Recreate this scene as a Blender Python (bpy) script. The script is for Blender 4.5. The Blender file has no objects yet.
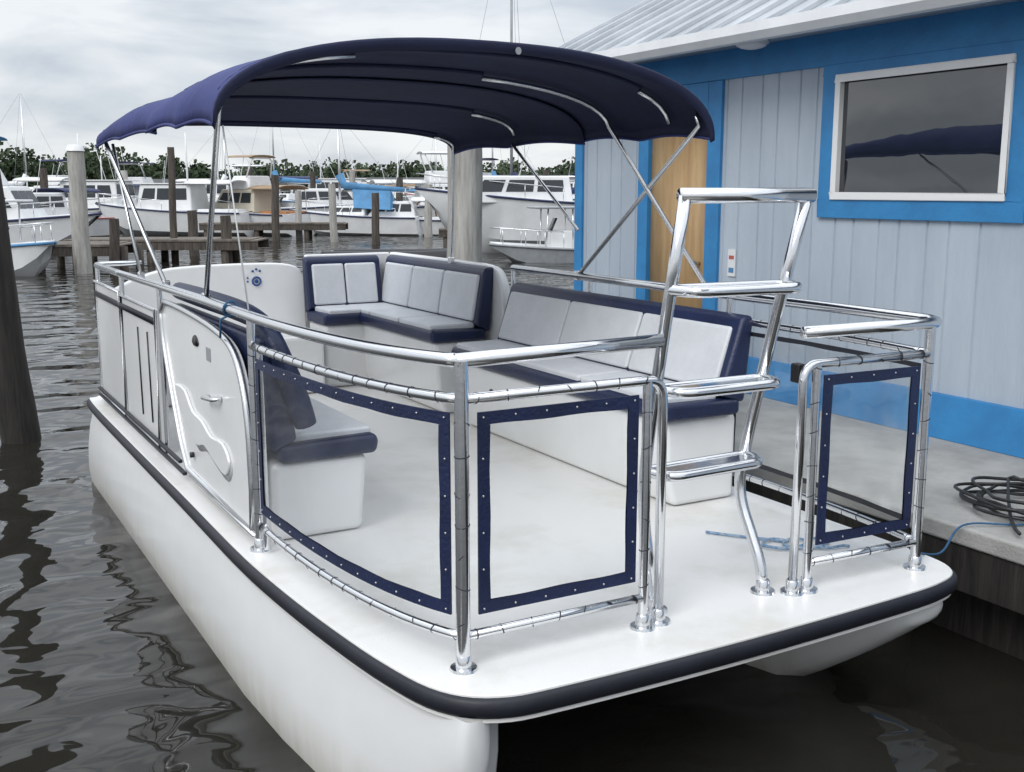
import bpy, math, random, bmesh
from mathutils import Vector, Matrix
random.seed(7)
scene=bpy.context.scene
COL=scene.collection
V=Vector

# ------------------------------------------------------------------ materials
def mat(name, col, rough=0.5, metal=0.0, var=0.0, vscale=4.0, bump=0.0, bscale=40.0, coat=0.0, col2=None, stretch=None, spec=None, ramp=(0.35,0.68), ior=None, grime=None):
    m=bpy.data.materials.new(name); m.use_nodes=True
    nt=m.node_tree; b=nt.nodes['Principled BSDF']
    b.inputs['Base Color'].default_value=(*col,1); b.inputs['Roughness'].default_value=rough
    b.inputs['Metallic'].default_value=metal
    if ior: b.inputs['IOR'].default_value=ior
    if coat: b.inputs['Coat Weight'].default_value=coat; b.inputs['Coat Roughness'].default_value=0.08
    if spec is not None: b.inputs['Specular IOR Level'].default_value=spec
    tc=nt.nodes.new('ShaderNodeTexCoord'); mp=nt.nodes.new('ShaderNodeMapping')
    nt.links.new(tc.outputs['Object'],mp.inputs[0])
    if stretch: mp.inputs['Scale'].default_value=stretch
    last=None
    if var>0 or col2:
        n=nt.nodes.new('ShaderNodeTexNoise'); n.inputs['Scale'].default_value=vscale; n.inputs['Detail'].default_value=6
        n.inputs['Roughness'].default_value=0.65
        r=nt.nodes.new('ShaderNodeValToRGB')
        c2=col2 if col2 else tuple(c*(1-var) for c in col)
        r.color_ramp.elements[0].position=ramp[0]; r.color_ramp.elements[1].position=ramp[1]
        r.color_ramp.elements[0].color=(*c2,1); r.color_ramp.elements[1].color=(*col,1)
        nt.links.new(mp.outputs[0],n.inputs['Vector']); nt.links.new(n.outputs['Fac'],r.inputs[0])
        nt.links.new(r.outputs[0],b.inputs['Base Color']); last=r.outputs[0]
    if grime:   # (colour, z_low, z_high): staining that fades upward from the waterline
        gc,z0,z1=grime
        sp=nt.nodes.new('ShaderNodeSeparateXYZ'); nt.links.new(tc.outputs['Object'],sp.inputs[0])
        mr=nt.nodes.new('ShaderNodeMapRange'); mr.inputs['From Min'].default_value=z0; mr.inputs['From Max'].default_value=z1
        mr.inputs['To Min'].default_value=1; mr.inputs['To Max'].default_value=0; nt.links.new(sp.outputs['Z'],mr.inputs[0])
        mp2=nt.nodes.new('ShaderNodeMapping'); mp2.inputs['Scale'].default_value=(9,9,0.8); nt.links.new(tc.outputs['Object'],mp2.inputs[0])
        n3=nt.nodes.new('ShaderNodeTexNoise'); n3.inputs['Scale'].default_value=1.2; n3.inputs['Detail'].default_value=5; nt.links.new(mp2.outputs[0],n3.inputs['Vector'])
        mu=nt.nodes.new('ShaderNodeMath'); mu.operation='MULTIPLY'; nt.links.new(mr.outputs[0],mu.inputs[0]); nt.links.new(n3.outputs['Fac'],mu.inputs[1])
        mi=nt.nodes.new('ShaderNodeMixRGB'); mi.inputs['Color2'].default_value=(*gc,1); nt.links.new(mu.outputs[0],mi.inputs['Fac'])
        nt.links.new(last,mi.inputs['Color1']); nt.links.new(mi.outputs[0],b.inputs['Base Color'])
    if bump>0:
        n2=nt.nodes.new('ShaderNodeTexNoise'); n2.inputs['Scale'].default_value=bscale; n2.inputs['Detail'].default_value=3
        bp=nt.nodes.new('ShaderNodeBump'); bp.inputs['Strength'].default_value=bump; bp.inputs['Distance'].default_value=0.01
        nt.links.new(mp.outputs[0],n2.inputs['Vector']); nt.links.new(n2.outputs['Fac'],bp.inputs['Height'])
        nt.links.new(bp.outputs[0],b.inputs['Normal'])
    return m

M={}
M['gel']=mat('white_gelcoat',(0.83,0.835,0.84),0.22,col2=(0.76,0.765,0.76),vscale=1.6,coat=0.3,bump=0.03,bscale=6)
M['hullgel']=mat('stained_hull_gelcoat',(0.79,0.795,0.80),0.25,col2=(0.73,0.735,0.73),vscale=1.3,coat=0.25,bump=0.04,bscale=5,grime=((0.42,0.38,0.26),-.02,.26))
M['deck']=mat('white_deck',(0.80,0.795,0.78),0.34,col2=(0.67,0.65,0.60),vscale=1.7,bump=0.15,bscale=160,ramp=(0.28,0.50))
M['rub']=mat('black_rubber',(0.014,0.016,0.025),0.5,var=0.3,vscale=9,bump=0.15,bscale=30)
M['chrome']=mat('polished_steel',(0.76,0.77,0.79),0.15,metal=1.0,bump=0.05,bscale=25)
M['alu']=mat('brushed_aluminium',(0.70,0.71,0.72),0.27,metal=1.0,bump=0.04,bscale=60)
M['navy']=mat('navy_vinyl',(0.012,0.022,0.075),0.42,var=0.35,vscale=5,bump=0.3,bscale=70)
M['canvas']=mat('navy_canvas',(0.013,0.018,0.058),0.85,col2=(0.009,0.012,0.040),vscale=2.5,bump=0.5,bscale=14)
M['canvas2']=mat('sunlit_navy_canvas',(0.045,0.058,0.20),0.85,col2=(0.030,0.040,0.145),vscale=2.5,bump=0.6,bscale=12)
M['greyv']=mat('grey_vinyl',(0.66,0.68,0.71),0.45,var=0.1,vscale=6,bump=0.3,bscale=45)
M['black']=mat('black_plastic',(0.012,0.012,0.014),0.4,var=0.2)
M['tie']=mat('dark_tie_cord',(0.03,0.032,0.045),0.6,var=0.2)
M['emb']=mat('blue_emblem_ink',(0.02,0.08,0.26),0.5,var=0.1)
M['recess_shade']=mat('shaded_moulding',(0.50,0.51,0.53),0.4,var=0.1)
M['snap']=mat('nickel_snap',(0.50,0.50,0.52),0.35,metal=0.9)
M['wood']=mat('weathered_pile',(0.12,0.10,0.085),0.85,col2=(0.04,0.034,0.028),vscale=5,bump=0.9,bscale=14,stretch=(3,3,0.35))
M['darkwood']=mat('wet_dark_pile',(0.040,0.035,0.030),0.8,col2=(0.012,0.011,0.010),vscale=5,bump=1.0,bscale=12,stretch=(3,3,0.3))
M['palewood']=mat('pale_pile',(0.46,0.45,0.42),0.85,col2=(0.27,0.26,0.24),vscale=5,bump=0.8,bscale=12,stretch=(3,3,0.35))
M['plank']=mat('dock_plank',(0.22,0.19,0.16),0.85,col2=(0.10,0.085,0.075),vscale=3,bump=0.6,bscale=20)
M['concrete']=mat('dock_concrete',(0.43,0.425,0.41),0.8,col2=(0.25,0.245,0.23),vscale=2.0,bump=0.4,bscale=60,ramp=(0.3,0.62))
M['siding']=mat('pale_blue_siding',(0.45,0.51,0.575),0.62,col2=(0.36,0.415,0.48),vscale=2.0,bump=0.3,bscale=50,stretch=(1,1,0.22))
M['blue']=mat('bright_blue_paint',(0.035,0.24,0.52),0.5,col2=(0.03,0.18,0.41),vscale=3,bump=0.2,bscale=40)
M['roofm']=mat('galvanised_roof',(0.55,0.58,0.61),0.42,metal=0.35,col2=(0.38,0.41,0.44),vscale=1.6,bump=0.1,bscale=20)
M['gutter']=mat('white_gutter',(0.76,0.77,0.78),0.4,var=0.14,vscale=2)
M['ply']=mat('tan_plywood',(0.50,0.34,0.17),0.6,col2=(0.36,0.22,0.10),vscale=3.5,bump=0.2,bscale=30,stretch=(4,4,0.4))
M['vinylw']=mat('white_vinyl_frame',(0.80,0.80,0.79),0.35)
M['darkglass']=mat('dark_window_glass',(0.012,0.016,0.022),0.015,ior=2.1,bump=0.25,bscale=1.5)
M['bwhite']=mat('boat_white',(0.80,0.81,0.82),0.3,col2=(0.66,0.67,0.67),vscale=0.9)
M['bcream']=mat('boat_cream',(0.66,0.60,0.48),0.35,var=0.15,vscale=0.8)
M['bwin']=mat('boat_window',(0.03,0.035,0.04),0.08)
M['bblue']=mat('boat_blue_cover',(0.09,0.27,0.50),0.7,var=0.3,vscale=2)
M['bnavy']=mat('boat_navy_cover',(0.03,0.04,0.11),0.7,var=0.3,vscale=2)
M['btan']=mat('boat_tan_cover',(0.40,0.28,0.18),0.7,var=0.3,vscale=2)
M['bwood']=mat('boat_varnish',(0.42,0.19,0.08),0.4,var=0.3,vscale=2)
M['bgrey']=mat('boat_grey_hull',(0.33,0.35,0.37),0.35,var=0.2)
M['bblack']=mat('boat_black_tube',(0.014,0.014,0.017),0.45,var=0.2)
M['rope']=mat('blue_rope',(0.04,0.14,0.28),0.8,var=0.4,vscale=60)
M['wrope']=mat('pale_rope',(0.45,0.50,0.55),0.8,col2=(0.08,0.22,0.40),vscale=50)
M['hose']=mat('black_hose',(0.015,0.015,0.016),0.45)
M['red']=mat('sign_red',(0.45,0.10,0.09),0.5)
M['darkroof']=mat('dark_shed_roof',(0.09,0.095,0.10),0.7,var=0.3)
M['shore']=mat('shore_grass',(0.10,0.12,0.06),0.9,var=0.4,vscale=0.3)
M['leaf']=mat('tree_leaf',(0.080,0.105,0.062),0.9,col2=(0.045,0.064,0.038),vscale=0.12,spec=0.1)

def clear_vinyl():
    m=bpy.data.materials.new('clear_vinyl'); m.use_nodes=True; nt=m.node_tree
    for n in list(nt.nodes): nt.nodes.remove(n)
    o=nt.nodes.new('ShaderNodeOutputMaterial'); t=nt.nodes.new('ShaderNodeBsdfTransparent'); t.inputs[0].default_value=(0.975,0.985,0.985,1)
    g=nt.nodes.new('ShaderNodeBsdfGlossy'); g.inputs['Roughness'].default_value=0.05
    d=nt.nodes.new('ShaderNodeBsdfDiffuse'); d.inputs[0].default_value=(0.8,0.82,0.84,1)
    f=nt.nodes.new('ShaderNodeFresnel'); f.inputs[0].default_value=1.28
    tc=nt.nodes.new('ShaderNodeTexCoord'); n=nt.nodes.new('ShaderNodeTexNoise'); n.inputs['Scale'].default_value=2.2; n.inputs['Detail'].default_value=2
    bp=nt.nodes.new('ShaderNodeBump'); bp.inputs['Strength'].default_value=0.35; bp.inputs['Distance'].default_value=0.03
    nt.links.new(tc.outputs['Object'],n.inputs['Vector']); nt.links.new(n.outputs['Fac'],bp.inputs['Height'])
    nt.links.new(bp.outputs[0],g.inputs['Normal']); nt.links.new(bp.outputs[0],f.inputs['Normal'])
    m1=nt.nodes.new('ShaderNodeMixShader'); m2=nt.nodes.new('ShaderNodeMixShader'); 
    mr=nt.nodes.new('ShaderNodeMapRange'); mr.inputs['From Min'].default_value=0.4; mr.inputs['From Max'].default_value=0.8
    mr.inputs['To Min'].default_value=0.0; mr.inputs['To Max'].default_value=0.07
    nt.links.new(n.outputs['Fac'],mr.inputs[0]); nt.links.new(mr.outputs[0],m1.inputs[0])
    nt.links.new(t.outputs[0],m1.inputs[1]); nt.links.new(d.outputs[0],m1.inputs[2])
    nt.links.new(f.outputs[0],m2.inputs[0]); nt.links.new(m1.outputs[0],m2.inputs[1]); nt.links.new(g.outputs[0],m2.inputs[2])
    nt.links.new(m2.outputs[0],o.inputs[0]); return m
M['clear']=clear_vinyl()

def water_mat():
    m=bpy.data.materials.new('harbour_water'); m.use_nodes=True; nt=m.node_tree; b=nt.nodes['Principled BSDF']
    b.inputs['Base Color'].default_value=(0.019,0.018,0.015,1); b.inputs['Roughness'].default_value=0.025; b.inputs['IOR'].default_value=1.34
    tc=nt.nodes.new('ShaderNodeTexCoord')
    def nz(scale,det,st,rot=0.0,dist=.6):
        mp=nt.nodes.new('ShaderNodeMapping'); mp.inputs['Scale'].default_value=st; mp.inputs['Rotation'].default_value=(0,0,rot)
        n=nt.nodes.new('ShaderNodeTexNoise'); n.inputs['Scale'].default_value=scale; n.inputs['Detail'].default_value=det; n.inputs['Distortion'].default_value=dist
        nt.links.new(tc.outputs['Object'],mp.inputs[0]); nt.links.new(mp.outputs[0],n.inputs['Vector']); return n
    a=nz(1.15,0.0,(1,1.35,1),0.4,.5); c=nz(3.0,0.6,(1,1.5,1),0.7,.5)
    b1=nt.nodes.new('ShaderNodeBump'); b1.inputs['Strength'].default_value=0.65; b1.inputs['Distance'].default_value=0.12
    b2=nt.nodes.new('ShaderNodeBump'); b2.inputs['Strength'].default_value=0.5; b2.inputs['Distance'].default_value=0.036
    nt.links.new(a.outputs['Fac'],b1.inputs['Height']); nt.links.new(c.outputs['Fac'],b2.inputs['Height'])
    nt.links.new(b1.outputs[0],b2.inputs['Normal']); nt.links.new(b2.outputs[0],b.inputs['Normal'])
    return m
M['water']=water_mat()

# ------------------------------------------------------------------ mesh builder
class MB:
    def __init__(s): s.v=[]; s.f=[]; s.m=[]; s.cur=0
    def add(s,vs,fs):
        o=len(s.v); s.v+= [V(p) for p in vs]
        for f in fs: s.f.append([i+o for i in f]); s.m.append(s.cur)
        return s
    def box(s,a,b):
        x0,y0,z0=a; x1,y1,z1=b
        return s.add([(x0,y0,z0),(x1,y0,z0),(x1,y1,z0),(x0,y1,z0),(x0,y0,z1),(x1,y0,z1),(x1,y1,z1),(x0,y1,z1)],
              [(3,2,1,0),(4,5,6,7),(0,1,5,4),(1,2,6,5),(2,3,7,6),(3,0,4,7)])
    def tube(s,pts,r,seg=10,closed=False,cap=True,r2=None):
        pts=[V(p) for p in pts]; n=len(pts)
        T=[]
        for i in range(n):
            if closed: t=pts[(i+1)%n]-pts[i-1]
            else: t=pts[min(i+1,n-1)]-pts[max(i-1,0)]
            T.append(t.normalized())
        up=V((0,0,1)) if abs(T[0].z)<0.9 else V((1,0,0))
        nrm=(up-T[0]*up.dot(T[0])).normalized()
        vs=[]
        for i in range(n):
            nrm=(nrm-T[i]*nrm.dot(T[i]))
            if nrm.length<1e-6: nrm=T[i].orthogonal()
            nrm.normalize(); bn=T[i].cross(nrm)
            rr=r if r2 is None else r+(r2-r)*i/(n-1)
            if callable(r): rr=r(i/(n-1))
            for k in range(seg):
                a=2*math.pi*k/seg; vs.append(pts[i]+nrm*math.cos(a)*rr+bn*math.sin(a)*rr)
        fs=[]
        for i in range(n if closed else n-1):
            j=(i+1)%n
            for k in range(seg):
                k2=(k+1)%seg; fs.append((i*seg+k,i*seg+k2,j*seg+k2,j*seg+k))
        if cap and not closed:
            fs.append(tuple(range(seg-1,-1,-1))); fs.append(tuple((n-1)*seg+k for k in range(seg)))
        return s.add(vs,fs)
    def prism(s,A,B):
        n=len(A); fs=[tuple(range(n-1,-1,-1)),tuple(range(n,2*n))]
        for i in range(n): j=(i+1)%n; fs.append((i,j,n+j,n+i))
        return s.add(list(A)+list(B),fs)
    def grid(s,rows,closeu=False):
        nu=len(rows[0]); vs=[p for r in rows for p in r]; fs=[]
        for i in range(len(rows)-1):
            for k in range(nu if closeu else nu-1):
                k2=(k+1)%nu; fs.append((i*nu+k,i*nu+k2,(i+1)*nu+k2,(i+1)*nu+k))
        return s.add(vs,fs)
    def ball(s,c,r,seg=8,rings=5,sc=(1,1,1)):
        rows=[]
        for i in range(rings+1):
            th=math.pi*i/rings
            rows.append([V(c)+V((r*sc[0]*math.sin(th)*math.cos(2*math.pi*k/seg),r*sc[1]*math.sin(th)*math.sin(2*math.pi*k/seg),r*sc[2]*math.cos(th))) for k in range(seg)])
        return s.grid(rows,True)
    def sweep(s,path,prof,closed=False):
        n=len(path); rows=[]
        P=[V(p) for p in path]
        for i in range(n):
            if closed: t=P[(i+1)%n]-P[i-1]
            else: t=P[min(i+1,n-1)]-P[max(i-1,0)]
            t.z=0; t.normalize(); o=V((t.y,-t.x,0))
            rows.append([P[i]+o*a+V((0,0,z)) for a,z in prof])
        if closed: rows.append(rows[0])
        return s.grid(rows,True)

def smoothpath(pts,k=6,closed=False):
    P=[V(p) for p in pts]; n=len(P); out=[]
    rng=n if closed else n-1
    for i in range(rng):
        if closed: a,b,c,d=P[i-1],P[i],P[(i+1)%n],P[(i+2)%n]
        else: a,b,c,d=P[max(i-1,0)],P[i],P[i+1],P[min(i+2,n-1)]
        for j in range(k):
            t=j/k
            out.append(0.5*((2*b)+(c-a)*t+(2*a-5*b+4*c-d)*t*t+(3*b-a-3*c+d)*t**3))
    if not closed: out.append(P[-1])
    return out

def fillet(pts,rad,k=6):
    P=[V(p) for p in pts]; out=[P[0]]
    for i in range(1,len(P)-1):
        a=(P[i-1]-P[i]); b=(P[i+1]-P[i]); r=min(rad,a.length*0.49,b.length*0.49)
        a=P[i]+a.normalized()*r; b=P[i]+b.normalized()*r
        for j in range(k+1):
            t=j/k; out.append(a*(1-t)**2+P[i]*2*t*(1-t)+b*t*t)
    out.append(P[-1]); return out

def empty(name,loc,label,cat,rot=0,group=None):
    e=bpy.data.objects.new(name,None); COL.objects.link(e); e.location=loc; e.rotation_euler=(0,0,rot)
    e.empty_display_size=0.2
    e['label']=label; e['category']=cat
    if group: e['group']=group
    return e
def mk(name,mb,mats,parent=None,off=(0,0,0),smooth=True,bevel=0,bseg=3,solid=0,sub=0,angle=None,label=None,cat=None,kind=None,group=None,loc=None,up=False):
    me=bpy.data.meshes.new(name); off=V(off)
    me.from_pydata([tuple(p-off) for p in mb.v],[],mb.f)
    if not isinstance(mats,(list,tuple)): mats=[mats]
    for m in mats: me.materials.append(m)
    for p,mi in zip(me.polygons,mb.m): p.material_index=mi; p.use_smooth=smooth
    bm=bmesh.new(); bm.from_mesh(me); bmesh.ops.remove_doubles(bm,verts=bm.verts,dist=1e-5); bmesh.ops.recalc_face_normals(bm,faces=bm.faces)
    if up:
        bm.normal_update()
        if sum(f.normal.z*f.calc_area() for f in bm.faces)<0: bmesh.ops.reverse_faces(bm,faces=bm.faces)
    bm.to_mesh(me); bm.free()
    if angle: me.set_sharp_from_angle(angle=math.radians(angle))
    ob=bpy.data.objects.new(name,me); COL.objects.link(ob)
    if parent: ob.parent=parent
    elif loc is not None: ob.location=loc
    else: ob.location=off
    if solid:
        md=ob.modifiers.new('s','SOLIDIFY'); md.thickness=solid
        if len(mats)>1: md.material_offset=1; md.material_offset_rim=1
    if bevel:
        md=ob.modifiers.new('b','BEVEL'); md.width=bevel; md.segments=bseg; md.limit_method='ANGLE'; md.angle_limit=math.radians(35); md.harden_normals=True
    if sub: md=ob.modifiers.new('ss','SUBSURF'); md.levels=sub; md.render_levels=sub
    if label: ob['label']=label
    if cat: ob['category']=cat
    if kind: ob['kind']=kind
    if group: ob['group']=group
    return ob
def tubes(name,lst,r,mt,parent,off=(0,0,0),seg=8):
    for pts in lst:
        mb=MB(); mb.tube(pts,r,seg=seg); mk(name,mb,mt,parent=parent,off=off)

# ------------------------------------------------------------------ camera
CAM=V((-1.334,-2.923,2.32)); HEAD=29.65
cd=bpy.data.cameras.new('camera'); cam=bpy.data.objects.new('camera',cd); COL.objects.link(cam)
cam.location=CAM; cam.rotation_euler=(math.radians(90-10.24),0,math.radians(-HEAD))
cd.sensor_width=36; cd.lens=36*1085/1024; cd.clip_end=3000; cd.clip_start=0.05
scene.camera=cam
scene.view_settings.view_transform='Standard'; scene.view_settings.look='None'; scene.view_settings.exposure=0

# ------------------------------------------------------------------ world / sun
w=bpy.data.worlds.new('World'); scene.world=w; w.use_nodes=True; nt=w.node_tree
for n in list(nt.nodes): nt.nodes.remove(n)
out=nt.nodes.new('ShaderNodeOutputWorld'); sky=nt.nodes.new('ShaderNodeTexSky'); sky.sky_type='NISHITA'; sky.sun_disc=False
sky.sun_elevation=math.radians(40); sky.sun_rotation=math.radians(-120)
bg1=nt.nodes.new('ShaderNodeBackground'); bg1.inputs[1].default_value=0.13; nt.links.new(sky.outputs[0],bg1.inputs[0])
tc=nt.nodes.new('ShaderNodeTexCoord'); mp=nt.nodes.new('ShaderNodeMapping'); mp.inputs['Scale'].default_value=(1.0,1.0,3.6); mp.inputs['Location'].default_value=(.35,.1,.2)
nt.links.new(tc.outputs['Generated'],mp.inputs[0])
nz=nt.nodes.new('ShaderNodeTexNoise'); nz.inputs['Scale'].default_value=4.2; nz.inputs['Detail'].default_value=8; nz.inputs['Roughness'].default_value=0.5; nz.inputs['Distortion'].default_value=0.5
nt.links.new(mp.outputs[0],nz.inputs['Vector'])
cr=nt.nodes.new('ShaderNodeValToRGB'); cr.color_ramp.elements[0].position=0.37; cr.color_ramp.elements[1].position=0.60
cr.color_ramp.elements[0].color=(0.57,0.625,0.70,1); cr.color_ramp.elements[1].color=(0.92,0.945,0.97,1)
nt.links.new(nz.outputs['Fac'],cr.inputs[0])
sp=nt.nodes.new('ShaderNodeSeparateXYZ'); nt.links.new(tc.outputs['Generated'],sp.inputs[0])
mr=nt.nodes.new('ShaderNodeMapRange'); mr.inputs['From Min'].default_value=0.15; mr.inputs['From Max'].default_value=0.9; mr.inputs['To Min'].default_value=1.0; mr.inputs['To Max'].default_value=2.1
nt.links.new(sp.outputs['Z'],mr.inputs[0])
bg2=nt.nodes.new('ShaderNodeBackground'); nt.links.new(mr.outputs[0],bg2.inputs[1]); nt.links.new(cr.outputs[0],bg2.inputs[0])
mx=nt.nodes.new('ShaderNodeMixShader'); mx.inputs[0].default_value=0.9
nt.links.new(bg1.outputs[0],mx.inputs[1]); nt.links.new(bg2.outputs[0],mx.inputs[2]); nt.links.new(mx.outputs[0],out.inputs[0])
sl=bpy.data.lights.new('sun','SUN'); sl.energy=1.5; sl.angle=math.radians(30); sl.color=(1,0.98,0.95)
so=bpy.data.objects.new('sun',sl); COL.objects.link(so)
az=math.radians(-120); el=math.radians(40)
sd=V((math.sin(az)*math.cos(el),math.cos(az)*math.cos(el),math.sin(el)))
so.rotation_euler=sd.to_track_quat('Z','Y').to_euler()

# ------------------------------------------------------------------ water, shore
mb=MB(); mb.add([(-900,-300,0),(900,-300,0),(900,1500,0),(-900,1500,0)],[(0,1,2,3)])
mk('water',mb,M['water'],kind='structure')

def polar(off,D,z=0):
    a=math.radians(HEAD+off); return V((CAM.x+math.sin(a)*D,CAM.y+math.cos(a)*D,z))

mb=MB(); rows=[[],[],[]]
for i in range(41):
    o=-40+i*2; 
    rows[0].append(polar(o,150+8*math.sin(i*1.3),-0.3)); rows[1].append(polar(o,156+8*math.sin(i*1.3),0.9)); rows[2].append(polar(o,420,3.0))
mb.grid(rows); mk('ground',mb,M['shore'],kind='structure')

mb=MB()
def leafclump(mb,c,rx,rz,n,size):
    for _ in range(n):
        while True:
            p=V((random.uniform(-1,1),random.uniform(-1,1),random.uniform(-1,1)))
            if p.length<1 and p.length>0.3: break
        q=V((c[0]+p.x*rx,c[1]+p.y*rx,c[2]+p.z*rz))
        a=V((random.gauss(0,1),random.gauss(0,1),random.gauss(0,1))).normalized(); b=a.orthogonal().normalized()
        s=size*random.uniform(0.5,1.2); c3=a.cross(b)
        mb.add([q-b*s,q+c3*s*0.8,q+b*s,q-c3*s*0.8],[(0,1,2,3)])
for i in range(170):
    o=-30+i*0.225+random.uniform(-.2,.2)
    D=random.uniform(157,180)
    hgt=random.uniform(5.0,6.6)+.8*math.sin(i*.35)
    if o<-18.5: hgt+=random.uniform(0.8,2.4)
    p=polar(o,D,0)
    for j in range(4):
        rx=random.uniform(1.9,3.3)
        leafclump(mb,(p.x+random.uniform(-2.4,2.4),p.y+random.uniform(-2,2),.8+(hgt-2.0)*(.1+.27*j+random.uniform(-.05,.08))),rx*(1-.08*j),rx*0.62,95,0.36)
mk('far_woodland',mb,M['leaf'],kind='stuff',smooth=False)

# ------------------------------------------------------------------ pilings
def piling(p,h,r,mt,lean=(0,0),label='weathered wooden piling standing in the water',group='mooring pilings in the harbour',cap=False,under=1.0,name='piling'):
    mb=MB(); n=14; pts=[V((lean[0]*t+0.012*math.sin(t*9),lean[1]*t,-under+(h+under)*t)) for t in [i/n for i in range(n+1)]]
    mb.tube(pts,lambda t:r*(1.06-0.12*t+0.02*math.sin(t*23)),seg=16)
    root=mk(name,mb,mt,loc=p,label=label,cat='piling',group=group,angle=50)
    if cap:
        c=MB(); c.tube([(lean[0],lean[1],h-0.02),(lean[0],lean[1],h+0.10),(lean[0],lean[1],h+.15)],r*1.08,seg=16,r2=r*.7)
        mk('cap',c,M['bwhite'],parent=root,angle=40)
    return root
piling(V((-0.36,8.04,0)),2.72,0.17,M['darkwood'],lean=(-0.24,-0.02),label='near black wet wooden piling leaning slightly beside the pontoon boat')
piling(V((3.80,7.08,0)),3.0,0.185,M['palewood'],label='thick pale grey piling at the end of the dock')
piling(polar(-21.5,33),3.4,0.24,M['palewood'],label='pale piling with a white cap beside a mooring',cap=True)
for o,D,h,r,mt in [(-20.1,34,1.5,.15,'wood'),(-17.2,38,3.7,.12,'wood'),(-16.2,41,1.6,.18,'wood'),(-14.6,37,1.5,.18,'wood'),
                 (-12.2,52,3.0,.18,'wood'),(-11.0,55,2.3,.16,'palewood'),(-9.2,50,2.6,.17,'palewood'),(-7.1,48,2.2,.17,'wood'),(-5.9,60,3.0,.2,'wood'),
                 (-4.4,55,2.6,.2,'palewood'),(-.9,50,2.4,.2,'wood'),(0.9,47,2.9,.18,'wood'),(2.5,44,2.5,.2,'wood'),(-23.0,60,3.4,.2,'wood'),(-19.4,66,3.4,.2,'palewood'),
                 (-13.4,75,3.8,.2,'wood'),(-10.2,78,3.6,.2,'wood'),(-8.2,74,3.6,.2,'palewood'),(-2.6,70,3.6,.2,'wood'),(1.7,72,3.6,.2,'wood')]:
    piling(polar(o,D),h,r,M[mt],lean=(random.uniform(-.1,.1),0))

def fdock(o,D,L,wd,rot,z=0.75,label='low weathered wooden finger dock on short piles'):
    e=empty('finger_dock',polar(o,D),label,'dock',rot,group='finger docks in the marina')
    mb=MB(); mb.box((-L/2,-wd/2,z-.07),(L/2,wd/2,z-.03)); n=int(L/0.3)
    for i in range(n): mb.box((-L/2+i*0.3,-wd/2,z-0.031),(-L/2+i*0.3+0.28,wd/2,z))
    mk('decking',mb,M['plank'],parent=e,smooth=False)
    for a,b in ((-wd/2+.03,-wd/2+.12),(wd/2-.12,wd/2-.03)):
        mb=MB(); mb.box((-L/2,a,z-.35),(L/2,b,z-.072)); mk('beam',mb,M['wood'],parent=e,smooth=False)
    tubes('support_pile',[[(-L/2+.3+i*2.4,s*(wd/2-.2),-1),(-L/2+.3+i*2.4,s*(wd/2-.2),z-.074)] for i in range(int(L/2.4)+1) for s in (-1,1)],.13,M['wood'],e,seg=10)
fdock(-17.4,38,6.2,2.0,math.radians(-28)); fdock(-12.2,55,7,1.6,math.radians(-26)); fdock(0.6,46,7,1.8,math.radians(-30)); fdock(-21.4,35.5,2.6,2.2,math.radians(-25),label='small timber mooring platform round a pale piling'); fdock(-6,62,16,1.8,math.radians(-28))

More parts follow.
